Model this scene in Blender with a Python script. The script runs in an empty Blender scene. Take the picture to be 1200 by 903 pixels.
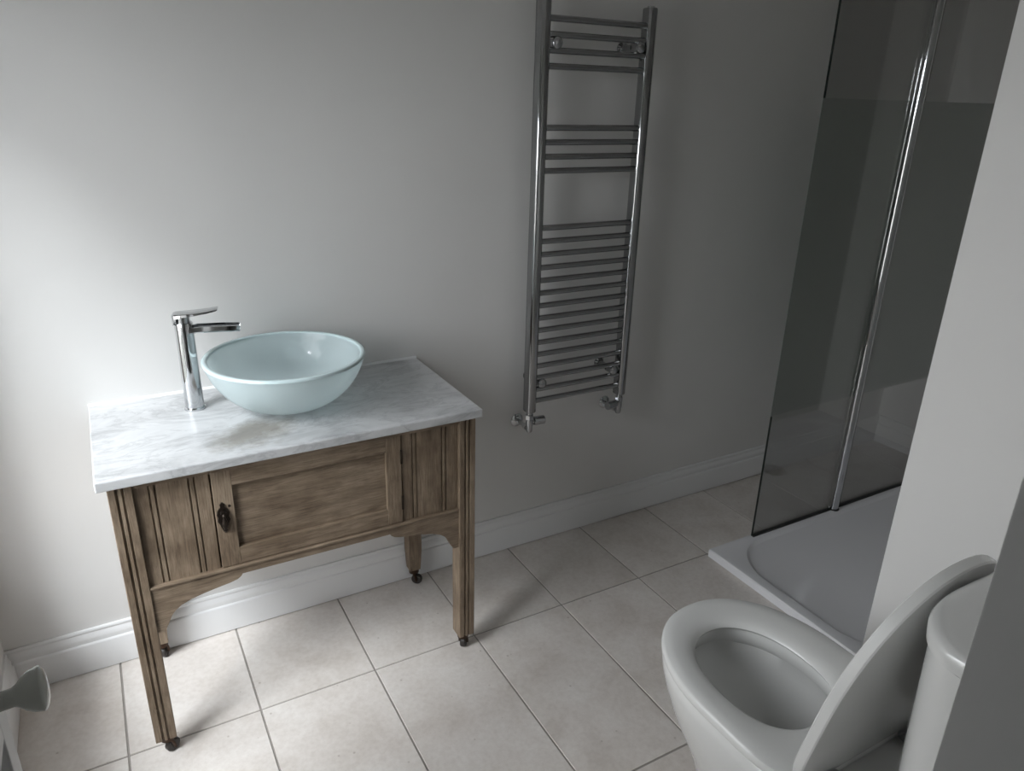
import bpy, bmesh, math, random
from mathutils import Vector, Matrix

sc = bpy.context.scene
C = sc.collection
random.seed(4)
PI = math.pi

# ------------------------------------------------------------------ camera
cam_d = bpy.data.cameras.new('camera')
cam = bpy.data.objects.new('camera', cam_d)
C.objects.link(cam)
cam_d.sensor_fit = 'HORIZONTAL'
cam_d.sensor_width = 36.0
cam_d.lens = 865.105 / 1200 * 36.0
cam_d.clip_start = 0.02
RIGHT = Vector((0.87263550, -0.48775527, 0.02453736))
UP = Vector((0.15687581, 0.32753611, 0.93172425))
FWD = Vector((0.46249028, 0.80920634, -0.36233664))
m = Matrix((RIGHT, UP, -FWD)).transposed().to_4x4()
m.translation = (-0.18431, -2.07701, 1.59715)
cam.matrix_world = m
sc.camera = cam

# ------------------------------------------------------------------ world, sun, exposure
SKY = 8.6
SUN = 15.0
world = bpy.data.worlds.new('sky')
sc.world = world
world.use_nodes = True
bg = world.node_tree.nodes['Background']
bg.inputs[0].default_value = (0.95, 0.965, 1.0, 1)
bg.inputs[1].default_value = SKY

sun_d = bpy.data.lights.new('hazy_sun', 'SUN')
sun_d.energy = SUN
sun_d.angle = math.radians(23)
sun_d.color = (0.93, 0.96, 1.0)
sun = bpy.data.objects.new('hazy_sun', sun_d)
C.objects.link(sun)
sun.location = (-3, -2, 4)
sun.rotation_euler = Vector((0.5439, 0.3669, -0.7547)).to_track_quat('-Z', 'Y').to_euler()

portal_d = bpy.data.lights.new('window_portal', 'AREA')
portal_d.shape = 'RECTANGLE'
portal_d.size = 1.06
portal_d.size_y = 1.59
portal_d.cycles.is_portal = True
portal = bpy.data.objects.new('window_portal', portal_d)
C.objects.link(portal)
portal.location = (-0.712, -0.64, 1.155)
portal.rotation_euler = (PI / 2, 0, -PI / 2)

vs = sc.view_settings
vs.view_transform = 'Standard'
vs.look = 'None'
vs.gamma = 1.0
vs.exposure = 0.08
vs.use_curve_mapping = False


# ------------------------------------------------------------------ materials
def new_mat(name):
    mt = bpy.data.materials.new(name)
    mt.use_nodes = True
    nt = mt.node_tree
    return mt, nt, nt.nodes['Principled BSDF'], nt.nodes['Material Output']


def N(nt, kind, **kw):
    n = nt.nodes.new(kind)
    for k, v in kw.items():
        if k.startswith('i_'):
            n.inputs[k[2:].replace('_', ' ')].default_value = v
        else:
            setattr(n, k, v)
    return n


def ramp(nt, fac, stops):
    r = nt.nodes.new('ShaderNodeValToRGB')
    els = r.color_ramp.elements
    while len(els) < len(stops):
        els.new(0.5)
    for e, (p, c) in zip(els, stops):
        e.position = p
        e.color = (*c, 1)
    nt.links.new(fac, r.inputs[0])
    return r.outputs[0]


def coords(nt, scale=(1, 1, 1), kind='Object', rot=(0, 0, 0)):
    t = nt.nodes.new('ShaderNodeTexCoord')
    mp = nt.nodes.new('ShaderNodeMapping')
    mp.inputs['Scale'].default_value = scale
    mp.inputs['Rotation'].default_value = rot
    nt.links.new(t.outputs[kind], mp.inputs[0])
    return mp.outputs[0]


def noise(nt, vec, scale, detail=4, rough=0.55, dist=0.0):
    n = N(nt, 'ShaderNodeTexNoise')
    n.inputs['Scale'].default_value = scale
    n.inputs['Detail'].default_value = detail
    n.inputs['Roughness'].default_value = rough
    n.inputs['Distortion'].default_value = dist
    nt.links.new(vec, n.inputs['Vector'])
    return n.outputs[0]


def mixc(nt, fac, a, b, mode='MIX'):
    mx = nt.nodes.new('ShaderNodeMix')
    mx.data_type = 'RGBA'
    mx.blend_type = mode
    for s, v in ((mx.inputs[0], fac), (mx.inputs[6], a), (mx.inputs[7], b)):
        if isinstance(v, (int, float)):
            s.default_value = v
        elif isinstance(v, tuple):
            s.default_value = (*v, 1)
        else:
            nt.links.new(v, s)
    return mx.outputs[2]


def bump(nt, h, strength, dist, bsdf):
    b = nt.nodes.new('ShaderNodeBump')
    b.inputs['Strength'].default_value = strength
    b.inputs['Distance'].default_value = dist
    nt.links.new(h, b.inputs['Height'])
    nt.links.new(b.outputs[0], bsdf.inputs['Normal'])


def simple(name, col, rough=0.5, metal=0.0, coat=0.0):
    mt, nt, b, o = new_mat(name)
    b.inputs['Base Color'].default_value = (*col, 1)
    b.inputs['Roughness'].default_value = rough
    b.inputs['Metallic'].default_value = metal
    b.inputs['Coat Weight'].default_value = coat
    return mt


M = {}


def paint(name, col, rough, amount=0.04, bumpy=0.05):
    mt, nt, b, o = new_mat(name)
    v = coords(nt)
    n1 = noise(nt, v, 1.7, 3)
    c = ramp(nt, n1, [(0.3, tuple(x * (1 - amount) for x in col)), (0.7, col)])
    nt.links.new(c, b.inputs['Base Color'])
    b.inputs['Roughness'].default_value = rough
    n2 = noise(nt, v, 240, 2)
    n3 = noise(nt, v, 9, 2)
    ad = N(nt, 'ShaderNodeMath', operation='MULTIPLY_ADD')
    nt.links.new(n3, ad.inputs[0])
    ad.inputs[1].default_value = 2.0
    nt.links.new(n2, ad.inputs[2])
    bump(nt, ad.outputs[0], bumpy, 0.002, b)
    return mt


M['paint'] = paint('wall_paint', (0.74, 0.73, 0.715), 0.55)
M['ceiling'] = paint('ceiling_paint', (0.72, 0.71, 0.70), 0.8)
M['gloss_white'] = paint('white_gloss_paint', (0.80, 0.80, 0.80), 0.28, 0.03, 0.02)
M['door_white'] = paint('door_white_paint', (0.74, 0.745, 0.74), 0.4, 0.03, 0.04)
M['lining'] = paint('door_lining_paint', (0.88, 0.875, 0.865), 0.45, 0.02, 0.03)
M['grout'] = paint('grey_grout', (0.34, 0.315, 0.29), 0.95)
M['chrome'] = simple('chrome', (0.60, 0.61, 0.62), 0.06, 1.0)
M['chrome_dark'] = simple('dark_chrome', (0.40, 0.405, 0.41), 0.09, 1.0)
M['chrome_dull'] = simple('brushed_chrome', (0.46, 0.47, 0.48), 0.2, 1.0)
M['rubber'] = simple('black_seal', (0.02, 0.02, 0.02), 0.5)
M['rubber_grey'] = simple('dark_grey_seal', (0.07, 0.072, 0.07), 0.5)
M['ceramic'] = simple('white_ceramic', (0.66, 0.66, 0.645), 0.06, 0, 0.3)
M['seat_plastic'] = simple('white_plastic', (0.67, 0.67, 0.655), 0.2)
M['tray'] = simple('acrylic_white', (0.76, 0.76, 0.78), 0.18)
M['knob'] = simple('cream_porcelain', (0.70, 0.71, 0.66), 0.15, 0, 0.3)
M['sealant'] = simple('white_sealant', (0.82, 0.82, 0.82), 0.4)
M['iron'] = simple('blackened_brass', (0.045, 0.035, 0.028), 0.32, 0.75)
M['castor_brass'] = simple('tarnished_brass', (0.05, 0.028, 0.017), 0.38, 0.8)
M['castor_wheel'] = simple('dark_castor_wheel', (0.03, 0.024, 0.02), 0.45)
M['sky_blocker'] = simple('pale_sky_blocker', (0.45, 0.44, 0.42), 0.9)  # pale surface of the added blocker outside the window
M['ground'] = simple('garden_paving', (0.18, 0.18, 0.165), 0.9)

# floor tile: mottled beige stone, each tile a little different
mt, nt, b, o = new_mat('beige_stone_tile')
t = nt.nodes.new('ShaderNodeTexCoord')
oi = nt.nodes.new('ShaderNodeObjectInfo')
off = N(nt, 'ShaderNodeVectorMath', operation='MULTIPLY_ADD')
cx = N(nt, 'ShaderNodeCombineXYZ')
for i in range(3):
    nt.links.new(oi.outputs['Random'], cx.inputs[i])
nt.links.new(cx.outputs[0], off.inputs[0])
off.inputs[1].default_value = (37, 53, 11)
nt.links.new(t.outputs['Object'], off.inputs[2])
v = off.outputs[0]
n1 = noise(nt, v, 5.5, 6, 0.6, 0.4)
c1 = ramp(nt, n1, [(0.28, (0.60, 0.55, 0.505)), (0.5, (0.70, 0.655, 0.615)), (0.72, (0.77, 0.735, 0.70))])
n2 = noise(nt, v, 70, 4, 0.6)
c2 = ramp(nt, n2, [(0.33, (0.84, 0.82, 0.80)), (0.62, (1, 1, 1))])
c = mixc(nt, 0.55, c1, c2, 'MULTIPLY')
vr = N(nt, 'ShaderNodeTexVoronoi')
vr.inputs['Scale'].default_value = 16
nt.links.new(v, vr.inputs['Vector'])
sp = ramp(nt, vr.outputs['Distance'], [(0.035, (0.42, 0.36, 0.31)), (0.07, (1, 1, 1))])
c = mixc(nt, 0.45, c, sp, 'MULTIPLY')
hv = N(nt, 'ShaderNodeHueSaturation')
mr = N(nt, 'ShaderNodeMapRange')
nt.links.new(oi.outputs['Random'], mr.inputs[0])
mr.inputs[3].default_value = 0.94
mr.inputs[4].default_value = 1.04
nt.links.new(mr.outputs[0], hv.inputs['Value'])
nt.links.new(c, hv.inputs['Color'])
nt.links.new(hv.outputs[0], b.inputs['Base Color'])
b.inputs['Roughness'].default_value = 0.42
bump(nt, n2, 0.12, 0.001, b)
M['tile'] = mt


# weathered oak; the grain runs along the given axis
def wood(name, axis, dark=1.0):
    mt, nt, b, o = new_mat(name)
    fine = [330, 330, 330]
    fine[axis] = 16.0
    broad = [34, 34, 34]
    broad[axis] = 5.0
    v1 = coords(nt, tuple(fine))
    v2 = coords(nt, tuple(broad))
    v3 = coords(nt)
    g = noise(nt, v1, 1.0, 5, 0.7, 0.2)
    w = noise(nt, v2, 1.0, 5, 0.6, 1.5)
    s = noise(nt, v3, 8, 4, 0.6)
    k = dark
    c1 = ramp(nt, w, [(0.30, (0.160 * k, 0.115 * k, 0.076 * k)), (0.5, (0.240 * k, 0.180 * k, 0.125 * k)), (0.72, (0.320 * k, 0.250 * k, 0.182 * k))])
    c2 = ramp(nt, g, [(0.33, (0.50, 0.46, 0.42)), (0.52, (1.0, 1.0, 1.0)), (0.8, (1.22, 1.2, 1.18))])
    c = mixc(nt, 0.85, c1, c2, 'MULTIPLY')
    c3 = ramp(nt, s, [(0.36, (0.60, 0.56, 0.52)), (0.58, (1, 1, 1))])
    c = mixc(nt, 0.75, c, c3, 'MULTIPLY')
    nt.links.new(c, b.inputs['Base Color'])
    b.inputs['Roughness'].default_value = 0.62
    bump(nt, g, 0.3, 0.001, b)
    return mt


M['wood_v'] = wood('weathered_oak_upright', 2)
M['wood_h'] = wood('weathered_oak_level', 0, 0.95)
M['wood_panel'] = wood('brown_oak_panel', 0, 0.92)
M['wood_pale'] = simple('pale_bare_wood', (0.55, 0.42, 0.28), 0.6)

# marble
mt, nt, b, o = new_mat('grey_veined_marble')
v = coords(nt, (3.6, 6.5, 6), rot=(0, 0, math.radians(-24)))
n1 = noise(nt, v, 1.6, 9, 0.62, 0.7)
c1 = ramp(nt, n1, [(0.32, (0.40, 0.405, 0.41)), (0.46, (0.52, 0.525, 0.53)), (0.58, (0.60, 0.605, 0.61)), (0.72, (0.52, 0.525, 0.53))])
v2 = coords(nt, (2.4, 6, 6), rot=(0, 0, math.radians(-30)))
n2 = noise(nt, v2, 1.7, 10, 0.66, 1.2)
ln = N(nt, 'ShaderNodeMath', operation='SUBTRACT')
nt.links.new(n2, ln.inputs[0])
ln.inputs[1].default_value = 0.5
ab = N(nt, 'ShaderNodeMath', operation='ABSOLUTE')
nt.links.new(ln.outputs[0], ab.inputs[0])
vein = ramp(nt, ab.outputs[0], [(0.0, (0.70, 0.70, 0.71)), (0.035, (1, 1, 1))])
c = mixc(nt, 0.6, c1, vein, 'MULTIPLY')
# brown iron stain in the stone in front of the basin
tc = nt.nodes.new('ShaderNodeTexCoord')
mp = nt.nodes.new('ShaderNodeMapping')
mp.vector_type = 'TEXTURE'
mp.inputs['Location'].default_value = (-0.115, -0.115, 0.0)
mp.inputs['Scale'].default_value = (0.135, 0.085, 10)
mp.inputs['Rotation'].default_value = (0, 0, math.radians(28))
nt.links.new(tc.outputs['Object'], mp.inputs[0])
ln2 = N(nt, 'ShaderNodeVectorMath', operation='LENGTH')
nt.links.new(mp.outputs[0], ln2.inputs[0])
n3 = noise(nt, tc.outputs['Object'], 24, 5, 0.65)
sm = N(nt, 'ShaderNodeMath', operation='MULTIPLY_ADD')
nt.links.new(n3, sm.inputs[0])
sm.inputs[1].default_value = 1.6
nt.links.new(ln2.outputs['Value'], sm.inputs[2])
sh_ = N(nt, 'ShaderNodeMath', operation='MULTIPLY')
nt.links.new(sm.outputs[0], sh_.inputs[0])
sh_.inputs[1].default_value = 0.5
stain = ramp(nt, sh_.outputs[0], [(0.56, (1, 1, 1)), (0.90, (0, 0, 0))])
c = mixc(nt, stain, c, mixc(nt, 0.85, c, (0.50, 0.455, 0.39), 'MULTIPLY'))
nt.links.new(c, b.inputs['Base Color'])
b.inputs['Roughness'].default_value = 0.33
M['marble'] = mt


def see_through(name, tint, refl_rough=0.02, strength=1.0):
    """thin clear sheet: straight transmission with a tint plus a fresnel reflection"""
    mt, nt, b, o = new_mat(name)
    tr = nt.nodes.new('ShaderNodeBsdfTransparent')
    tr.inputs[0].default_value = (*tint, 1)
    gl = nt.nodes.new('ShaderNodeBsdfGlossy')
    gl.inputs['Roughness'].default_value = refl_rough
    fr = nt.nodes.new('ShaderNodeFresnel')
    fr.inputs[0].default_value = 1.45
    mx = nt.nodes.new('ShaderNodeMixShader')
    mm = N(nt, 'ShaderNodeMath', operation='MULTIPLY')
    nt.links.new(fr.outputs[0], mm.inputs[0])
    mm.inputs[1].default_value = strength
    nt.links.new(mm.outputs[0], mx.inputs[0])
    nt.links.new(tr.outputs[0], mx.inputs[1])
    nt.links.new(gl.outputs[0], mx.inputs[2])
    nt.links.new(mx.outputs[0], o.inputs[0])
    return mt


M['glass'] = see_through('grey_shower_glass', (0.945, 0.945, 0.935), strength=0.7)
M['window_glass'] = see_through('window_glass', (0.97, 0.98, 0.98), strength=0.7)
M['glass_edge'] = simple('dark_glass_edge', (0.015, 0.02, 0.018), 0.2)

# etched band of the shower screen
mt, nt, b, o = new_mat('etched_frosted_glass')
tl = nt.nodes.new('ShaderNodeBsdfTranslucent')
tl.inputs[0].default_value = (0.84, 0.90, 0.86, 1)
df = nt.nodes.new('ShaderNodeBsdfDiffuse')
df.inputs[0].default_value = (0.16, 0.18, 0.175, 1)
mx = nt.nodes.new('ShaderNodeMixShader')
mx.inputs[0].default_value = 0.22
nt.links.new(tl.outputs[0], mx.inputs[1])
nt.links.new(df.outputs[0], mx.inputs[2])
tr = nt.nodes.new('ShaderNodeBsdfTransparent')
tr.inputs[0].default_value = (0.8, 0.84, 0.83, 1)
mx2 = nt.nodes.new('ShaderNodeMixShader')
mx2.inputs[0].default_value = 0.25
nt.links.new(mx.outputs[0], mx2.inputs[1])
nt.links.new(tr.outputs[0], mx2.inputs[2])
nt.links.new(mx2.outputs[0], o.inputs[0])
M['frost'] = mt

# basin: thick aqua frosted glass with a glossy inside
mt, nt, b, o = new_mat('aqua_frosted_glass')
tl = nt.nodes.new('ShaderNodeBsdfTranslucent')
tl.inputs[0].default_value = (0.92, 0.97, 0.975, 1)
b.inputs['Base Color'].default_value = (0.75, 0.84, 0.86, 1)
b.inputs['Roughness'].default_value = 0.035
mx = nt.nodes.new('ShaderNodeMixShader')
mx.inputs[0].default_value = 0.42
nt.links.new(b.outputs[0], mx.inputs[1])
nt.links.new(tl.outputs[0], mx.inputs[2])
tr = nt.nodes.new('ShaderNodeBsdfTransparent')
tr.inputs[0].default_value = (0.90, 0.97, 0.97, 1)
mx2 = nt.nodes.new('ShaderNodeMixShader')
mx2.inputs[0].default_value = 0.26
nt.links.new(mx.outputs[0], mx2.inputs[1])
nt.links.new(tr.outputs[0], mx2.inputs[2])
nt.links.new(mx2.outputs[0], o.inputs[0])
M['basin'] = mt
mt, nt, b, o = new_mat('aqua_frosted_glass_rim')
b.inputs['Base Color'].default_value = (0.64, 0.77, 0.785, 1)
b.inputs['Roughness'].default_value = 0.12
M['basin_rim'] = mt
mt, nt, b, o = new_mat('toilet_water')
b.inputs['Base Color'].default_value = (0.36, 0.37, 0.35, 1)
b.inputs['Roughness'].default_value = 0.02
M['water'] = mt


# ------------------------------------------------------------------ mesh helpers
def obj(name, bm, mat, parent=None, smooth=False, angle=40):
    bmesh.ops.recalc_face_normals(bm, faces=bm.faces)
    me = bpy.data.meshes.new(name)
    bm.to_mesh(me)
    bm.free()
    me.materials.append(M[mat])
    o = bpy.data.objects.new(name, me)
    C.objects.link(o)
    if smooth:
        for p in me.polygons:
            p.use_smooth = True
        try:
            me.set_sharp_from_angle(angle=math.radians(angle))
        except Exception:
            pass
    if parent is not None:
        o.parent = parent
    return o


def thing(name, label, cat, loc=(0, 0, 0), group=None):
    o = bpy.data.objects.new(name, None)
    C.objects.link(o)
    o.location = loc
    o['label'] = label
    o['category'] = cat
    if group:
        o['group'] = group
    return o


def tag(o, label, cat):
    o['label'] = label
    o['category'] = cat
    return o


def struct(name, bm, mat, smooth=False, label=None):
    o = obj(name, bm, mat, None, smooth)
    o['kind'] = 'structure'
    if label:
        o['label'] = label
    return o


def box(bm, x0, x1, y0, y1, z0, z1, bev=0.0, seg=2):
    x0, x1 = sorted((x0, x1)); y0, y1 = sorted((y0, y1)); z0, z1 = sorted((z0, z1))
    r = bmesh.ops.create_cube(bm, size=1.0)
    vs_ = r['verts']
    bmesh.ops.scale(bm, vec=(x1 - x0, y1 - y0, z1 - z0), verts=vs_)
    bmesh.ops.translate(bm, vec=((x0 + x1) / 2, (y0 + y1) / 2, (z0 + z1) / 2), verts=vs_)
    if bev > 0:
        es = list({e for v_ in vs_ for e in v_.link_edges})
        bmesh.ops.bevel(bm, geom=es, offset=bev, segments=seg, profile=0.5, affect='EDGES')
    return bm


def B():
    return bmesh.new()


def bx(*a, **k):
    return box(B(), *a, **k)


def prism(bm, poly, axis, a, b_):
    """poly of 2D points extruded along axis (0 x, 1 y, 2 z) from a to b"""
    def p3(u, v_, w):
        return {0: (w, u, v_), 1: (u, w, v_), 2: (u, v_, w)}[axis]
    lo = [bm.verts.new(p3(u, v_, a)) for u, v_ in poly]
    hi = [bm.verts.new(p3(u, v_, b_)) for u, v_ in poly]
    n = len(poly)
    bm.faces.new(lo)
    bm.faces.new(hi[::-1])
    for i in range(n):
        bm.faces.new((lo[i], lo[(i + 1) % n], hi[(i + 1) % n], hi[i]))
    return bm


def loft(bm, rings, cap0=True, cap1=True, closed=False):
    vr_ = [[bm.verts.new(p) for p in r] for r in rings]
    n = len(vr_[0])
    pairs = list(zip(vr_[:-1], vr_[1:]))
    if closed:
        pairs.append((vr_[-1], vr_[0]))
    for a, b_ in pairs:
        for i in range(n):
            bm.faces.new((a[i], a[(i + 1) % n], b_[(i + 1) % n], b_[i]))
    if cap0 and not closed:
        bm.faces.new(vr_[0][::-1])
    if cap1 and not closed:
        bm.faces.new(vr_[-1])
    return bm


def lathe(bm, prof, seg=32, mat=Matrix.Identity(4), cap0=True, cap1=True, closed=False):
    """prof: (r, z) pairs spun about the local z axis, then moved by mat"""
    rings = []
    for r, z in prof:
        rings.append([mat @ Vector((r * math.cos(2 * PI * i / seg), r * math.sin(2 * PI * i / seg), z)) for i in range(seg)])
    return loft(bm, rings, cap0, cap1, closed)


def axis_mat(p, d):
    d = Vector(d).normalized()
    return Matrix.Translation(Vector(p)) @ d.to_track_quat('Z', 'Y').to_matrix().to_4x4()


def cyl(bm, p0, p1, r, seg=20, r2=None, bev=0.0):
    p0, p1 = Vector(p0), Vector(p1)
    L = (p1 - p0).length
    r2 = r if r2 is None else r2
    if bev:
        prof = [(r - bev, 0), (r, bev), (r2, L - bev), (r2 - bev, L)]
    else:
        prof = [(r, 0), (r2, L)]
    return lathe(bm, prof, seg, axis_mat(p0, p1 - p0))


def tube(bm, pts, r, seg=14):
    pts = [Vector(p) for p in pts]
    rings = []
    prev = None
    for i, p in enumerate(pts):
        d = (pts[min(i + 1, len(pts) - 1)] - pts[max(i - 1, 0)]).normalized()
        if prev is None:
            u = d.orthogonal().normalized()
        else:
            u = (prev - d * prev.dot(d)).normalized()
        prev = u
        w = d.cross(u)
        rings.append([p + r * (math.cos(2 * PI * k / seg) * u + math.sin(2 * PI * k / seg) * w) for k in range(seg)])
    return loft(bm, rings)


def copy_obj(o, parent=None, loc=None):
    c_ = o.copy()
    C.objects.link(c_)
    c_.parent = parent
    if loc is not None:
        c_.location = loc
    return c_


# ================================================================== THE ROOM
XL, XR, YB = -0.582, 3.175, 0.018
YF = -1.90                     # room face of the wall with the doorway
YH = -3.3                      # far end of the hall behind the camera
ZC = 2.60
# floor: grout bed with single tiles
TW, X0 = 0.33, -0.315
rows = [YB, -0.374, -1.021, -1.668, -2.315, -2.962, YH]
floor = struct('floor', bx(XL - 0.3, XR + 0.12, YH - 0.1, YB + 0.12, -0.12, -0.0025), 'grout')
cols = [XL] + [X0 + TW * k for k in range(11)] + [XR]
tile_mesh = {}


def tile_shape(w, d):
    bm = B()
    h, t_, cbev = 0.011, 0.0, 0.0007
    a, c_ = w / 2, d / 2
    r = []
    for zz, s in ((-h, 0), (-cbev, 0), (0, cbev)):
        r.append([(-a + s, -c_ + s, zz), (a - s, -c_ + s, zz), (a - s, c_ - s, zz), (-a + s, c_ - s, zz)])
    return loft(bm, r)


GAP = 0.0055
for i in range(len(cols) - 1):
    for j in range(len(rows) - 1):
        xa, xb = cols[i], cols[i + 1]
        ya, yb = rows[j + 1], rows[j]
        if xa > 1.44 and yb < -1.0:
            continue
        w, d = xb - xa - GAP, yb - ya - GAP
        key = (round(w, 4), round(d, 4))
        loc = ((xa + xb) / 2, (ya + yb) / 2, 0)
        if key not in tile_mesh:
            tl_ = obj('tile', tile_shape(w, d), 'tile', floor)
            tile_mesh[key] = tl_
            tl_.location = loc
        else:
            copy_obj(tile_mesh[key], floor, loc)

struct('ceiling', bx(XL - 0.3, XR + 0.12, YH - 0.1, YB + 0.12, ZC, ZC + 0.1), 'ceiling')
struct('wall_back', bx(XL - 0.3, XR + 0.12, YB, YB + 0.12, 0, ZC), 'paint')
# left wall with the window opening
WT = 0.12
WY0, WY1, WZ0, WZ1 = -1.17, -0.11, 0.36, 1.95
bm = B()
box(bm, XL - WT, XL, YH, WY0, 0, ZC)
box(bm, XL - WT, XL, WY1, YB, 0, ZC)
box(bm, XL - WT, XL, WY0, WY1, 0, WZ0)
box(bm, XL - WT, XL, WY0, WY1, WZ1, ZC)
struct('wall_left', bm, 'paint')
struct('wall_right', bx(XR, XR + 0.12, -1.26, YB, 0, ZC), 'paint')
# boxed corner between the toilet and the shower
bm = B()
prism(bm, [(1.45, YF), (1.55, YF), (1.55, -1.257), (XR + 0.12, -1.257), (XR + 0.12, -1.157), (1.45, -1.157)], 2, 0, ZC)
struct('wall_shower', bm, 'paint')
# wall with the doorway that the camera looks through
bm = B()
box(bm, XL, -0.42, YF - 0.13, YF, 0, ZC)
box(bm, 0.2685, 1.55, YF - 0.13, YF, 0, ZC)
box(bm, -0.42, 0.2685, YF - 0.13, YF, 2.12, ZC)
struct('wall_front', bm, 'paint')
struct('trim_2', bx(0.250, 0.268, YF - 0.13, YF + 0.002, 0, 2.12, bev=0.001), 'lining', label='white painted lining on the right side of the doorway')
struct('wall_duct', bx(0.70, 1.45, YF, -1.765, 0, ZC), 'paint')
bm = B()
box(bm, XL, 1.65, YH - 0.1, YH, 0, ZC)
box(bm, 1.55, 1.65, YH, YF, 0, ZC)
struct('wall_hall', bm, 'paint')
# paving outside the window, under the open sky
struct('garden_ground', bx(-30, XL - 0.31, -25, 25, -0.4, -0.3), 'ground')

struct('added_sky_blocker', bx(-4.3, -4.0, -14, 14, -0.3, 1.55), 'sky_blocker')  # invented wall, out of view, added to cut low sky light at the window

# skirting
SK = [(0, 0.003), (0.018, 0.003), (0.018, 0.092), (0.0165, 0.0965), (0.013, 0.099), (0.0125, 0.103), (0.0135, 0.109), (0.0125, 0.116),
      (0.009, 0.124), (0.007, 0.129), (0.0085, 0.1315), (0.0085, 0.137), (0.006, 0.140), (0, 0.140)]
bm = B()
prism(bm, [(YB - t_, z) for t_, z in SK], 0, XL, XR)
struct('baseboard_back', bm, 'gloss_white', True)
bm = B()
prism(bm, [(XL + t_, z) for t_, z in SK], 1, YF, YB - 0.018)
struct('baseboard_left', bm, 'gloss_white', True)
bm = B()
prism(bm, [(XR - t_, z) for t_, z in SK], 1, -0.383, YB - 0.018)
struct('baseboard_right', bm, 'gloss_white', True)

# window in the left wall: frame, centre mullion, two panes, sill board
win = bpy.data.objects.new('window_1', None)
C.objects.link(win)
win.location = (XL - 0.125, (WY0 + WY1) / 2, WZ0)
win['kind'] = 'structure'
cxw, cyw, czw = win.location


def wpart(name, a, mat, bev=0.004):
    return obj(name, bx(a[0] - cxw, a[1] - cxw, a[2] - cyw, a[3] - cyw, a[4] - czw, a[5] - czw, bev=bev), mat, win)


fx0, fx1 = XL - 0.115, XL - 0.07
wpart('frame_jamb', (fx0, fx1, WY0, WY0 + 0.05, WZ0, WZ1), 'gloss_white')
wpart('frame_jamb', (fx0, fx1, WY1 - 0.05, WY1, WZ0, WZ1), 'gloss_white')
wpart('frame_rail', (fx0, fx1, WY0 + 0.05, WY1 - 0.05, WZ1 - 0.05, WZ1), 'gloss_white')
wpart('frame_rail', (fx0, fx1, WY0 + 0.05, WY1 - 0.05, WZ0, WZ0 + 0.05), 'gloss_white')
wpart('mullion', (fx0, fx1, -0.70, -0.66, WZ0 + 0.05, WZ1 - 0.05), 'gloss_white')
wpart('pane', (XL - 0.094, XL - 0.090, WY0 + 0.05, -0.70, WZ0 + 0.05, WZ1 - 0.05), 'window_glass', 0)
wpart('pane', (XL - 0.094, XL - 0.090, -0.66, WY1 - 0.05, WZ0 + 0.05, WZ1 - 0.05), 'window_glass', 0)
wpart('window_sill', (fx1, XL + 0.0, WY0 + 0.001, WY1 - 0.001, WZ0, WZ0 + 0.018), 'gloss_white', 0.003)

# open door leaf beside the camera, knob towards the room
door = bpy.data.objects.new('door_1', None)
C.objects.link(door)
door.location = (-0.38, YF + 0.005, 0)
door['kind'] = 'structure'
DX0, DX1, DY0, DY1, DZ1 = -0.02, 0.02, 0.0, 0.675, 2.08
ST, RL = 0.040, 0.10
obj('stile', bx(DX0, DX1, DY0, DY0 + ST, 0.008, DZ1, bev=0.002), 'door_white', door)
obj('stile', bx(DX0, DX1, DY1 - ST, DY1, 0.008, DZ1, bev=0.002), 'door_white', door)
for z0, z1 in ((0.008, 0.22), (0.915, 1.22), (1.95, DZ1)):
    obj('rail', bx(DX0, DX1, DY0 + ST, DY1 - ST, z0, z1, bev=0.002), 'door_white', door)
for z0, z1 in ((0.22, 0.915), (1.22, 1.95)):
    obj('door_panel', bx(DX0 + 0.014, DX1 - 0.014, DY0 + ST, DY1 - ST, z0, z1), 'door_white', door)
kb = lathe(B(), [(0.026, 0), (0.026, 0.004), (0.0225, 0.008), (0.0100, 0.011), (0.0088, 0.020), (0.0088, 0.043), (0.0110, 0.047), (0.0160, 0.052), (0.0195, 0.058),
                 (0.0216, 0.0650), (0.0216, 0.0662), (0.0200, 0.0680), (0.0160, 0.0700), (0.0100, 0.0715), (0.002, 0.072)], 40,
           axis_mat((0.02, 0.500, 1.068), (1, 0.08, 0)))
obj('door_knob', kb, 'knob', door, True, 50)

# ================================================================== WASHSTAND
LX0, LX1 = -0.248, 0.645          # outer faces of the legs
LW = 0.049
FY, BY = -0.432, -0.006           # front and back faces of the legs
ZT = 0.792
ws = thing('washstand', 'weathered oak washstand with central panel door, bracketed apron and castors', 'washstand', (0.2, -0.22, 0))
wo = Vector(ws.location)


def wobj(name, bm, mat, parent=None, smooth=False):
    """bm is in world coordinates; move it into the washstand's frame"""
    bmesh.ops.translate(bm, vec=-wo, verts=bm.verts)
    return obj(name, bm, mat, parent or ws, smooth)


def grooved(x0, x1, yf, yb, grooves, z0, z1):
    """board whose front (y = yf) carries vertical grooves (centre, width, depth)"""
    pts = [(x0, yb), (x0, yf + 0.0015), (x0 + 0.0015, yf)]
    for c_, w_, d_ in grooves:
        pts += [(c_ - w_ / 2, yf), (c_ - w_ / 4, yf + d_), (c_ + w_ / 4, yf + d_), (c_ + w_ / 2, yf)]
    pts += [(x1 - 0.0015, yf), (x1, yf + 0.0015), (x1, yb)]
    return prism(B(), pts, 2, z0, z1)


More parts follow.
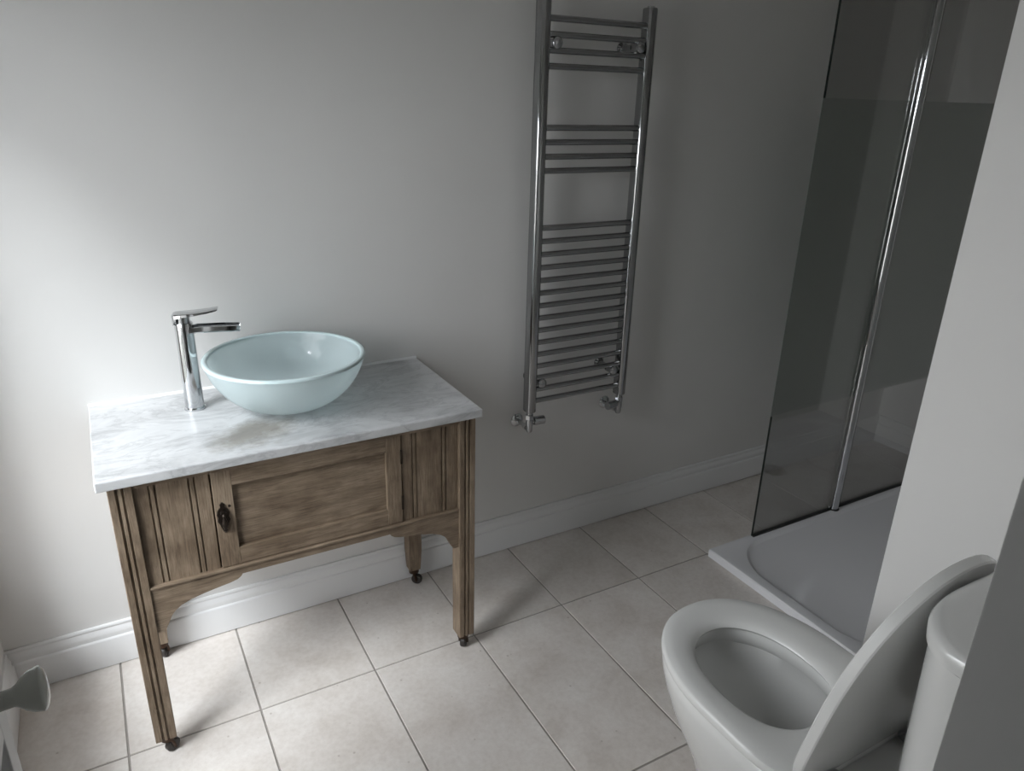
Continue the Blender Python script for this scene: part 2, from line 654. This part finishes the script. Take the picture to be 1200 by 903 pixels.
LZ = 0.062
for x0 in (LX0, LX1 - LW):
    g = [(x0 + 0.018, 0.007, 0.006), (x0 + 0.030, 0.006, 0.005)]
    leg = wobj('leg', grooved(x0, x0 + LW, FY, FY + LW, g, LZ, ZT), 'wood_v')
    if x0 == LX0:
        wobj('peg', cyl(B(), (x0 + 0.011, FY - 0.0015, 0.165), (x0 + 0.011, FY + 0.004, 0.165), 0.0055, 14), 'wood_v', None)
for x0, mt_ in ((LX0, 'wood_v'), (LX1 - LW, 'wood_v')):
    x0 += 0.024 if x0 == LX0 else -0.012
    bm = B()
    loft(bm, [[(x0 + s, BY - LW + s, z), (x0 + LW - s, BY - LW + s, z), (x0 + LW - s, BY - s, z), (x0 + s, BY - s, z)] for z, s in ((LZ, 0.006), (0.14, 0.002), (ZT, 0.0))])
    wobj('leg', bm, mt_)
# castors
for lx, ly, ang in ((LX0 + 0.027, FY + 0.024, 0.5), (LX1 - 0.027, FY + 0.024, 0.9), (LX0 + 0.050, BY - 0.026, 1.2), (LX1 - 0.036, BY - 0.026, -0.6)):
    d = Vector((math.cos(ang), math.sin(ang), 0))
    s = Vector((-d.y, d.x, 0))
    bm = B()
    cyl(bm, (lx, ly, 0.046), (lx, ly, LZ), 0.017, 20, 0.0185)
    c0 = Vector((lx, ly, 0))
    w0 = c0 + d * 0.010 + Vector((0, 0, 0.0185))
    for sg in (-1, 1):
        tube(bm, [c0 + s * sg * 0.011 + Vector((0, 0, 0.048)), c0 + d * 0.006 + s * sg * 0.0125 + Vector((0, 0, 0.036)), w0 + s * sg * 0.012], 0.0042, 8)
    cyl(bm, w0 - s * 0.015, w0 + s * 0.015, 0.0035, 10)
    ca = wobj('castor', bm, 'castor_brass', None, True)
    wb = lathe(B(), [(0.006, -0.0085), (0.0155, -0.0085), (0.0185, -0.005), (0.0185, 0.005), (0.0155, 0.0085), (0.006, 0.0085)], 24, axis_mat(w0, s))
    wobj('wheel', wb, 'castor_wheel', ca, True)
# carcass
ax0, ax1 = LX0 + LW, LX1 - LW       # between the front legs
wobj('side_panel', bx(LX0 + 0.010, LX0 + 0.028, FY + LW, BY - LW, 0.500, ZT, bev=0.001), 'wood_v')
wobj('side_panel', bx(LX1 - 0.028, LX1 - 0.010, FY + LW, BY - LW, 0.500, ZT, bev=0.001), 'wood_v')
wobj('back_panel', bx(LX0 + LW + 0.026, LX1 - LW - 0.014, BY - 0.022, BY - 0.010, 0.500, ZT), 'wood_h')
wobj('bottom_board', bx(LX0 + 0.03, LX1 - 0.03, FY + 0.05, BY - 0.03, 0.492, 0.504), 'wood_h')
wobj('top_rail', bx(ax0, ax1, FY + 0.004, FY + 0.026, 0.774, ZT, bev=0.001), 'wood_h')
mid = (ax0 + ax1) / 2
half = [(0.0, 0.486), (0.192, 0.486), (0.196, 0.480), (0.205, 0.4735), (0.225, 0.4685), (0.250, 0.465), (0.285, 0.459), (0.315, 0.452), (0.338, 0.443),
        (0.353, 0.432), (0.363, 0.419), (0.371, 0.402), (0.377, 0.390), (0.383, 0.384)]
hw = (ax1 - ax0) / 2
poly = [(mid - hw, 0.5055), (mid - hw, 0.384)] + [(mid - x, z) for x, z in half[::-1]] + [(mid + x, z) for x, z in half[1:]] + [(mid + hw, 0.384), (mid + hw, 0.5055)]
# keep the bracket tips inside the legs
bm = B()
n = len(half)
# front and back skins as strips from the straight top edge, so the ogee stays clean
xs = [mid - hw] + [mid - x for x, z in half[::-1]] + [mid + x for x, z in half[1:]] + [mid + hw]
zs = [0.384] + [z for x, z in half[::-1]] + [z for x, z in half[1:]] + [0.384]
y0_, y1_ = FY + 0.006, FY + 0.026
V = [[bm.verts.new((x, y, z_)) for x, z_ in zip(xs, zz)] for y in (y0_, y1_) for zz in (zs, [0.5055] * len(xs))]
fb, ft, bb, bt = V
for i in range(len(xs) - 1):
    bm.faces.new((fb[i], fb[i + 1], ft[i + 1], ft[i]))
    bm.faces.new((bb[i + 1], bb[i], bt[i], bt[i + 1]))
    bm.faces.new((fb[i + 1], fb[i], bb[i], bb[i + 1]))
    bm.faces.new((ft[i], ft[i + 1], bt[i + 1], bt[i]))
bm.faces.new((fb[0], ft[0], bt[0], bb[0]))
bm.faces.new((fb[-1], bb[-1], bt[-1], ft[-1]))
wobj('apron', bm, 'wood_h')
wobj('ledge', bx(ax0, ax1, FY + 0.001, FY + 0.028, 0.5055, 0.513, bev=0.002), 'wood_h')
# fixed side panels
DXa, DXb = -0.039, 0.431
PF = FY + 0.012
for x0, x1, gr in ((ax0, DXa - 0.001, (-0.167, -0.155, -0.084, -0.072)), (DXb + 0.001, ax1, (0.462, 0.474, 0.548, 0.560))):
    wobj('fixed_panel', grooved(x0, x1, PF, PF + 0.016, [(c_, 0.005, 0.0045) for c_ in gr], 0.513, 0.774), 'wood_v')
# door: recessed panel with stiles, rails, hinges, handle
z0, z1 = 0.515, 0.773
DF = FY + 0.007
dr = wobj('door', bx(DXa + 0.03, DXb - 0.03, DF + 0.011, DF + 0.018, z0 + 0.03, z1 - 0.03), 'wood_panel')
wobj('stile', bx(DXa + 0.002, 0.007, DF, DF + 0.022, z0, z1, bev=0.0012), 'wood_v', dr)
wobj('stile', bx(0.388, DXb - 0.0015, DF, DF + 0.022, z0, z1, bev=0.0012), 'wood_v', dr)
wobj('rail', bx(0.007, 0.388, DF + 0.0005, DF + 0.022, 0.732, z1, bev=0.0012), 'wood_h', dr)
wobj('rail', bx(0.007, 0.388, DF + 0.0005, DF + 0.022, z0, 0.561, bev=0.0012), 'wood_h', dr)
for zc in (0.712, 0.575):
    wobj('hinge', cyl(B(), (DXb - 0.001, DF - 0.001, zc - 0.020), (DXb - 0.001, DF - 0.001, zc + 0.020), 0.003, 10), 'iron', dr)
# drop handle: pierced back plate, boss and pendant pull
hx, hz = -0.020, 0.652
pl = [(0, 0.042), (0.006, 0.036), (0.005, 0.029), (0.011, 0.022), (0.0145, 0.012), (0.012, 0.003), (0.0145, -0.006), (0.010, -0.016), (0.007, -0.026), (0.004, -0.036), (0, -0.041)]
plate = [(hx + a, hz + c_) for a, c_ in pl] + [(hx - a, hz + c_) for a, c_ in pl[-2:0:-1]]
bm = prism(B(), plate, 1, DF - 0.003, DF)
cyl(bm, (hx, DF - 0.014, hz + 0.016), (hx, DF, hz + 0.016), 0.0065, 14)
lathe(bm, [(0.002, 0.0), (0.0045, -0.004), (0.003, -0.010), (0.0055, -0.018), (0.0075, -0.027), (0.006, -0.034), (0.0045, -0.038), (0.0055, -0.043), (0.001, -0.049)], 16,
      Matrix.Translation((hx, DF - 0.0135, hz + 0.016)))
hd = wobj('handle', bm, 'iron', dr, True)
hd['label'] = 'blackened ornate drop handle'
cyb = cyl(B(), (hx + 0.016, DF - 0.001, hz + 0.028), (hx + 0.016, DF + 0.003, hz + 0.028), 0.0035, 10)
wobj('keyhole_pin', cyb, 'iron', dr)

# ================================================================== MARBLE TOP
MZ0, MZ1 = 0.792, 0.816
mtop = obj('marble_countertop', bx(-0.268 - 0.2, 0.656 - 0.2, -0.452 + 0.22, 0.0135 + 0.22, 0, MZ1 - MZ0, bev=0.003), 'marble', None)
mtop.location = (0.2, -0.22, MZ0)
tag(mtop, 'grey veined white marble slab with brown stain lying on the oak washstand', 'countertop')
bm = prism(B(), [(0.0140, MZ1 - 0.006), (YB, MZ1 - 0.006), (YB, MZ1 + 0.006), (0.0145, MZ1 + 0.004), (0.0100, MZ1 + 0.0004), (0.0140, MZ1 + 0.0002)], 0, -0.268, 0.656)
struct('trim_1', bm, 'sealant', label='white sealant bead along the back edge of the marble slab')

# ================================================================== BASIN
bs = thing('vessel_basin', 'round frosted aqua glass bowl basin standing on the marble slab', 'basin', (0.203, -0.203, MZ1))
Hb, Rb = 0.146, 0.204
outer = []
K = 18
for i in range(K + 1):
    a = i / K
    ang = a * math.radians(74)
    outer.append((0.055 + (Rb - 0.055) * math.sin(ang) / math.sin(math.radians(74)), 0.008 + (Hb - 0.012) * (1 - math.cos(ang)) / (1 - math.cos(math.radians(74)))))
inner = [(max(r - 0.0125, 0.02), z + 0.011 * (1 - 0.75 * i / K)) for i, (r, z) in enumerate(outer)]
bm = lathe(B(), [(0.02, 0.008)] + outer + [(Rb - 0.003, Hb - 0.001)] + [(Rb - 0.009, Hb - 0.001)] + inner[::-1][:-1] + [(0.02, 0.017)], 72, cap0=False, cap1=False, closed=True)
obj('bowl', bm, 'basin', bs, True, 60)
rimb = lathe(B(), [(Rb + 0.0006, Hb - 0.0065), (Rb + 0.0006, Hb - 0.001), (Rb - 0.002, Hb + 0.0008), (Rb - 0.010, Hb + 0.0008), (Rb - 0.0130, Hb - 0.002), (Rb - 0.0122, Hb - 0.006)], 72, cap0=False, cap1=False)
obj('rim', rimb, 'basin_rim', bs, True, 60)
obj('mounting_ring', lathe(B(), [(0.040, 0), (0.058, 0), (0.058, 0.006), (0.052, 0.0085), (0.040, 0.0085)], 48), 'chrome', bs, True)
obj('waste', lathe(B(), [(0.032, 0.0135), (0.032, 0.019), (0.029, 0.0215), (0.006, 0.0215), (0.001, 0.0225)], 32), 'chrome', bs, True)

# ================================================================== TAP
tp = thing('basin_tap', 'tall chrome waterfall tap with flat lever beside the glass basin', 'tap', (-0.022, -0.114, MZ1))
az = math.radians(-14)
obj('base_ring', lathe(B(), [(0.0265, 0), (0.0268, 0.005), (0.0240, 0.008)], 40), 'chrome', tp, True)
obj('body', lathe(B(), [(0.0235, 0.006), (0.0232, 0.03), (0.0222, 0.205), (0.0222, 0.232), (0.0210, 0.2345)], 48), 'chrome', tp, True)
Rz = Matrix.Rotation(az, 4, 'Z')
# spout: open trough with round end
bm = B()
U = [(-0.0195, 0.016), (-0.0195, 0.004), (-0.015, 0.0), (0.015, 0.0), (0.0195, 0.004), (0.0195, 0.016), (0.0150, 0.016), (0.0150, 0.0085), (0.011, 0.0055), (-0.011, 0.0055), (-0.0150, 0.0085), (-0.0150, 0.016)]
rings = []
for x, s, dz in ((0.012, 1.0, -0.004), (0.03, 1.0, 0.000), (0.09, 0.97, 0.0), (0.122, 0.94, -0.001), (0.130, 0.86, -0.0015), (0.134, 0.70, -0.002)):
    rings.append([Rz @ Vector((x, u * s, 0.209 + w_ + dz)) for u, w_ in U])
loft(bm, rings)
obj('spout', bm, 'chrome', tp, True, 35)
bm = B()
cyl(bm, (0, 0, 0.2345), (0, 0, 0.2525), 0.0165, 32)
obj('lever_neck', bm, 'chrome_dull', tp, True)
bm = B()
rings = []
for x, hwid, z_, th in ((-0.0240, 0.012, 0.2300, 0.0260), (-0.0215, 0.0175, 0.2310, 0.0270), (-0.0165, 0.0210, 0.2480, 0.0110), (0.02, 0.0215, 0.2535, 0.0075), (0.06, 0.0190, 0.2590, 0.0055), (0.082, 0.0170, 0.2640, 0.0045), (0.085, 0.015, 0.2655, 0.003)):
    rings.append([Rz @ Vector(p) for p in ((x, -hwid, z_), (x, hwid, z_), (x, hwid, z_ + th * 0.8), (x, hwid * 0.9, z_ + th), (x, -hwid * 0.9, z_ + th), (x, -hwid, z_ + th * 0.8))])
loft(bm, rings)
obj('lever', bm, 'chrome', tp, True, 35)

# ================================================================== TOWEL RADIATOR
rad = thing('towel_radiator', 'tall chrome ladder towel radiator mounted on the white wall', 'radiator', (1.226, -0.068, 0.59))
ro = Vector(rad.location)


def robj(name, bm, mat='chrome_dark', parent=None, smooth=True, angle=40):
    bmesh.ops.translate(bm, vec=-ro, verts=bm.verts)
    return obj(name, bm, mat, parent or rad, smooth, angle)


RX = (1.036, 1.420)
RY = -0.070


def dsec(xc, yc, w_, d_):
    pts = []
    for i in range(17):
        a = PI + PI * i / 16
        c_, s_ = math.cos(a), math.sin(a)
        p = 2 / 2.7
        pts.append((xc + w_ / 2 * math.copysign(abs(c_) ** p, c_), yc - d_ * 0.12 - (d_ * 0.38) * abs(s_) ** p))
    pts += [(xc + w_ / 2, yc + d_ * 0.42), (xc + w_ / 2 - 0.003, yc + d_ / 2), (xc - w_ / 2 + 0.003, yc + d_ / 2), (xc - w_ / 2, yc + d_ * 0.42)]
    return pts


for xc in RX:
    bm = B()
    ps = dsec(xc, RY, 0.035, 0.040)
    sh = [(xc + (x - xc) * 0.88, RY + (y - RY) * 0.88) for x, y in ps]
    loft(bm, [[(x, y, 0.59) for x, y in sh], [(x, y, 0.593) for x, y in ps], [(x, y, 1.862) for x, y in ps], [(x, y, 1.866) for x, y in sh]])
    up = robj('upright', bm)
    robj('end_cap', cyl(B(), (xc, RY, 1.866), (xc, RY, 1.871), 0.0125, 20, 0.011), 'chrome', up)
zs_r = [1.815 - 0.0424 * i for i in range(4)] + [1.517 - 0.042 * i for i in range(4)] + [1.217 - 0.0421 * i for i in range(15)]
first = None
for z_ in zs_r:
    if first is None:
        first = robj('rung', cyl(B(), (RX[0] + 0.012, RY - 0.002, z_), (RX[1] - 0.012, RY - 0.002, z_), 0.0095, 20))
        fz = z_
    else:
        c_ = copy_obj(first, rad, (0, 0, z_ - fz))
for bxx, bz in ((1.080, 1.751), (1.385, 1.753), (1.076, 0.690), (1.380, 0.691)):
    bm = B()
    lathe(bm, [(0.020, 0.0), (0.020, -0.004), (0.011, -0.008), (0.0105, -0.052), (0.0135, -0.054), (0.0135, -0.060)], 24, axis_mat((bxx, YB - 0.0008, bz), (0, 1, 0)))
    box(bm, bxx - 0.011, bxx + 0.011, YB - 0.092, YB - 0.056, bz - 0.012, bz + 0.012, 0.003)
    br = robj('wall_bracket', bm)
    robj('clamp_button', lathe(B(), [(0.010, 0), (0.0165, 0.002), (0.0165, 0.008), (0.013, 0.012), (0.004, 0.0145)], 24, axis_mat((bxx, YB - 0.092, bz), (0, -1, 0))), 'chrome_dull', br)
for xc, sg in ((RX[0], 1), (RX[1], -1)):
    bm = B()
    cyl(bm, (xc, RY, 0.578), (xc, RY, 0.591), 0.0105, 18)
    cyl(bm, (xc, RY, 0.560), (xc, RY, 0.578), 0.0150, 6, bev=0.001)
    lathe(bm, [(0.013, 0), (0.0135, 0.02), (0.0115, 0.026), (0.0115, 0.040), (0.009, 0.047), (0.003, 0.049)], 20, axis_mat((xc, RY, 0.560), (0, 0, -1)))
    cyl(bm, (xc, RY, 0.552), (xc + sg * 0.018, RY - 0.002, 0.552), 0.010, 16)
    vl = robj('valve', bm)
    cp = cyl(B(), (xc + sg * 0.016, RY - 0.002, 0.552), (xc + sg * 0.056, RY - 0.006, 0.552), 0.0155, 20, bev=0.0015)
    robj('valve_cap', cp, 'chrome_dull', vl, True, 30)
    bm = B()
    cyl(bm, (xc, RY, 0.524), (xc, YB - 0.0015, 0.524), 0.0075, 16)
    cyl(bm, (xc - sg * 0.001, RY + 0.012, 0.524), (xc - sg * 0.001, RY + 0.032, 0.524), 0.012, 6, bev=0.001)
    robj('feed_pipe', bm, 'chrome', vl)
    robj('pipe_rose', lathe(B(), [(0.024, 0), (0.024, -0.002), (0.018, -0.006), (0.008, -0.007)], 28, axis_mat((xc, YB - 0.0008, 0.524), (0, 1, 0))), 'chrome', vl)

# ================================================================== SHOWER TRAY
def rrect(x0, x1, y0, y1, r, z, k=10):
    pts = []
    for cx_, cy_, a0 in ((x1 - r, y1 - r, 0), (x0 + r, y1 - r, PI / 2), (x0 + r, y0 + r, PI), (x1 - r, y0 + r, 1.5 * PI)):
        for i in range(k + 1):
            a = a0 + PI / 2 * i / k
            pts.append((cx_ + r * math.cos(a), cy_ + r * math.sin(a), z))
    return pts


tx0, tx1, ty0, ty1 = 1.655, XR - 0.002, -1.1545, -0.385
TZ = 0.032
ix0, ix1, iy0, iy1 = 1.700, XR - 0.05, -1.105, -0.422
rg = [rrect(tx0, tx1, ty0, ty1, 0.006, 0.001), rrect(tx0, tx1, ty0, ty1, 0.006, TZ - 0.004), rrect(tx0 + 0.004, tx1 - 0.004, ty0 + 0.004, ty1 - 0.004, 0.006, TZ),
      rrect(ix0 - 0.003, ix1 + 0.003, iy0 - 0.003, iy1 + 0.003, 0.205, TZ), rrect(ix0 + 0.001, ix1 - 0.001, iy0 + 0.001, iy1 - 0.001, 0.2, TZ - 0.0015), rrect(ix0 + 0.010, ix1 - 0.010, iy0 + 0.010, iy1 - 0.010, 0.19, TZ - 0.0105),
      rrect(ix0 + 0.016, ix1 - 0.016, iy0 + 0.016, iy1 - 0.016, 0.185, TZ - 0.0125), rrect(ix0 + 0.25, ix1 - 0.25, iy0 + 0.25, iy1 - 0.25, 0.05, TZ - 0.0155)]
tcx, tcy = 2.4, -0.77
bm = loft(B(), [[(x - tcx, y - tcy, z) for x, y, z in r] for r in rg])
tray = thing('shower_tray', 'low white shower tray with rounded sunken floor behind the glass screen', 'shower tray', (tcx, tcy, 0))
obj('tray_body', bm, 'tray', tray, True, 35)
obj('waste_cover', lathe(B(), [(0.055, 0), (0.055, 0.004), (0.048, 0.007), (0.002, 0.008)], 36, Matrix.Translation((0.0, 0.0, TZ - 0.0160))), 'chrome', tray, True)

# ================================================================== SHOWER SCREEN
GY = -0.400
scr = thing('shower_screen', 'tall grey glass shower screen with frosted band and chrome post', 'shower screen', (2.335, GY, TZ))
so = Vector(scr.location)


def sobj(name, bm, mat, parent=None, smooth=False):
    bmesh.ops.translate(bm, vec=-so, verts=bm.verts)
    return obj(name, bm, mat, parent or scr, smooth)


GT = 2.06
for xa, xb in ((1.866, 2.322), (2.350, XR - 0.016)):
    pn = sobj('glass_pane', bx(xa, xb, GY - 0.004, GY + 0.004, TZ + 0.006, GT), 'glass')
    fb_ = sobj('frosted_band', bx(xa + 0.0005, xb - 0.0005, GY + 0.0045, GY + 0.0060, 0.540, 1.622), 'frost', pn)
    fb_['label'] = 'frosted etched band'
    sobj('bottom_seal', bx(xa + 0.002, xb, GY - 0.007, GY + 0.007, TZ, TZ + 0.006), 'rubber', pn)
    if xa < 2:
        for za, zb in ((TZ + 0.006, 0.54), (1.622, GT)):
            sobj('pane_edge', bx(xa - 0.0012, xa, GY - 0.004, GY + 0.004, za, zb), 'glass_edge', pn)
bm = B()
prism(bm, [(2.336 + 0.0165 * math.cos(a), GY - 0.004 + 0.0165 * math.sin(a)) for a in [2 * PI * i / 24 for i in range(24)]], 2, TZ + 0.003, GT)
post = sobj('post', bm, 'chrome', None, True)
sobj('post_foot', cyl(B(), (2.336, GY - 0.004, TZ), (2.336, GY - 0.004, TZ + 0.004), 0.021, 24), 'rubber', post)
sobj('rear_channel', bx(2.353, 2.388, GY + 0.0065, GY + 0.016, TZ + 0.002, GT), 'rubber_grey', post)
sobj('post_seal', bx(2.3515, 2.3575, GY - 0.0075, GY + 0.0075, TZ + 0.006, GT), 'rubber', post)

# ================================================================== TOILET
wc = thing('toilet', 'white close-coupled toilet with the lid raised against its cistern', 'toilet', (0.966, -1.30, 0))
to = Vector(wc.location)


def tobj(name, bm, mat, parent=None, smooth=True, angle=40):
    bmesh.ops.translate(bm, vec=-to, verts=bm.verts)
    return obj(name, bm, mat, parent or wc, smooth, angle)


NS = 64


def egg(xc, hw_, ymid, yfront, yrear, z, pf=2.15, pr=3.2):
    pts = []
    for i in range(NS):
        a = 2 * PI * i / NS
        c_, s_ = math.cos(a), math.sin(a)
        p = pf if s_ >= 0 else pr
        x = xc + hw_ * math.copysign(abs(c_) ** (2 / p), c_)
        y = ymid + ((yfront - ymid) if s_ >= 0 else (ymid - yrear)) * math.copysign(abs(s_) ** (2 / p), s_)
        pts.append(Vector((x, y, z)))
    return pts


def mixr(a, b_, t_, z):
    return [Vector((p.x * (1 - t_) + q.x * t_, p.y * (1 - t_) + q.y * t_, z)) for p, q in zip(a, b_)]


SZ = 0.440
so_ = egg(0.966, 0.209, -1.265, -0.985, -1.485, 0, 2.2, 5.0)
si_ = egg(0.952, 0.122, -1.245, -1.072, -1.388, 0, 2.15, 2.4)
# seat ring
prof = [(0.02, SZ - 0.022), (0.0, SZ - 0.018), (0.0, SZ - 0.008), (0.02, SZ - 0.003), (0.08, SZ), (0.35, SZ + 0.0015), (0.65, SZ - 0.0005), (0.85, SZ - 0.004), (0.95, SZ - 0.009), (1.0, SZ - 0.016), (0.97, SZ - 0.022)]
bm = loft(B(), [mixr(so_, si_, t_, z) for t_, z in prof], closed=True)
seat = tobj('seat', bm, 'seat_plastic')
# pan: outside of the bowl, rim, inside
pz = SZ - 0.024
rings = [egg(0.966, 0.125, -1.35, -1.115, -1.70, 0.0, 2.4, 6), egg(0.966, 0.121, -1.35, -1.120, -1.70, 0.05, 2.4, 6), egg(0.966, 0.130, -1.34, -1.100, -1.70, 0.12, 2.3, 6),
         egg(0.966, 0.155, -1.32, -1.062, -1.70, 0.20, 2.2, 6), egg(0.966, 0.184, -1.30, -1.020, -1.70, 0.28, 2.2, 5), egg(0.966, 0.199, -1.28, -0.998, -1.70, 0.345, 2.2, 5),
         egg(0.966, 0.205, -1.27, -0.989, -1.70, 0.385, 2.2, 5), egg(0.966, 0.205, -1.27, -0.989, -1.70, pz - 0.006, 2.2, 5), egg(0.966, 0.201, -1.27, -0.993, -1.695, pz, 2.2, 5),
         egg(0.954, 0.132, -1.245, -1.060, -1.40, pz, 2.1, 2.3), egg(0.954, 0.129, -1.245, -1.063, -1.397, pz - 0.006, 2.1, 2.3), egg(0.954, 0.133, -1.245, -1.060, -1.402, pz - 0.040, 2.1, 2.3),
         egg(0.954, 0.141, -1.245, -1.055, -1.405, pz - 0.048, 2.1, 2.3), egg(0.956, 0.137, -1.255, -1.068, -1.405, pz - 0.09, 2.1, 2.3), egg(0.962, 0.112, -1.28, -1.130, -1.405, pz - 0.15, 2.1, 2.3),
         egg(0.964, 0.080, -1.30, -1.200, -1.395, pz - 0.20, 2.1, 2.3), egg(0.966, 0.055, -1.315, -1.245, -1.38, pz - 0.235, 2, 2)]
bm = loft(B(), rings)
pan = tobj('pan', bm, 'ceramic', None, True, 50)
tobj('water', loft(B(), [egg(0.964, 0.088, -1.298, -1.188, -1.397, pz - 0.190, 2.1, 2.3), egg(0.964, 0.086, -1.298, -1.190, -1.395, pz - 0.189, 2.1, 2.3)]), 'water', pan)
# rear deck that carries the cistern
tobj('deck', bx(0.790, 1.142, -1.752, -1.49, 0.30, SZ - 0.026, bev=0.018, seg=4), 'ceramic', pan, True, 50)
# cistern
cz0, cz1 = SZ - 0.026, 0.868


def cis_ring(z, ins, rx=0.150, ry=0.095, yf=-1.583):
    # flat back on the wall, broad rounded front corners
    x0_, x1_, yb_ = 0.757 + ins, 1.175 - ins, -1.760
    yf_ = yf - ins
    pts = [Vector((x0_, yb_, z)), Vector((x1_, yb_, z))]
    for cx_, a0 in ((x1_ - rx, 0), (x0_ + rx, PI / 2)):
        for i in range(15):
            a = a0 + PI / 2 * i / 14
            pts.append(Vector((cx_ + rx * math.cos(a), yf_ - ry + ry * math.sin(a), z)))
    return pts


bm = loft(B(), [cis_ring(cz0, 0.030), cis_ring(cz0 + 0.02, 0.022), cis_ring(cz0 + 0.20, 0.010), cis_ring(cz1, 0.004)])
cis = tobj('cistern', bm, 'ceramic', None, True, 40)
bm = loft(B(), [cis_ring(cz1 + 0.001, 0.003), cis_ring(cz1 + 0.004, 0.000), cis_ring(cz1 + 0.022, -0.001), cis_ring(cz1 + 0.030, 0.003), cis_ring(cz1 + 0.0335, 0.010), cis_ring(cz1 + 0.0345, 0.022)])
cl = tobj('cistern_lid', bm, 'ceramic', cis, True, 40)
tobj('flush_button', cyl(B(), (0.966, -1.685, cz1 + 0.034), (0.966, -1.685, cz1 + 0.040), 0.024, 32, bev=0.0015), 'chrome', cis)
# lid, raised and leaning back on the cistern
hy, hz_ = -1.462, SZ + 0.004
lo_ = [(p.x - 0.966, p.y - hy) for p in egg(0.966, 0.209, -1.265, -0.982, -1.480, 0, 2.2, 5.0)]
tilt = math.radians(11.0)
e_len = Vector((0, -math.sin(tilt), math.cos(tilt)))      # hinge to tip
e_nrm = Vector((0, -math.cos(tilt), -math.sin(tilt)))     # outside of the lid, towards the cistern


def lring(s_, h_):
    out = []
    for x, y in lo_:
        yy = 0.23 + (y - 0.23) * s_
        p = Vector((0.966 + x * s_, hy, hz_)) + e_len * yy + e_nrm * h_
        out.append(p)
    return out


bm = loft(B(), [lring(0.90, 0.004), lring(0.993, 0.000), lring(1.0, 0.002), lring(1.0, 0.0185), lring(0.993, 0.0215), lring(0.96, 0.0230), lring(0.6, 0.0290), lring(0.2, 0.031)])
lid = tobj('lid', bm, 'seat_plastic', None, True, 24)
for hx_ in (0.850, 1.085):
    bm = B()
    cyl(bm, (hx_ - 0.022, -1.497, SZ - 0.006), (hx_ + 0.022, -1.497, SZ - 0.006), 0.0125, 20, bev=0.002)
    cyl(bm, (hx_, -1.502, SZ - 0.030), (hx_, -1.502, SZ - 0.010), 0.016, 20)
    tobj('hinge', bm, 'chrome_dull')
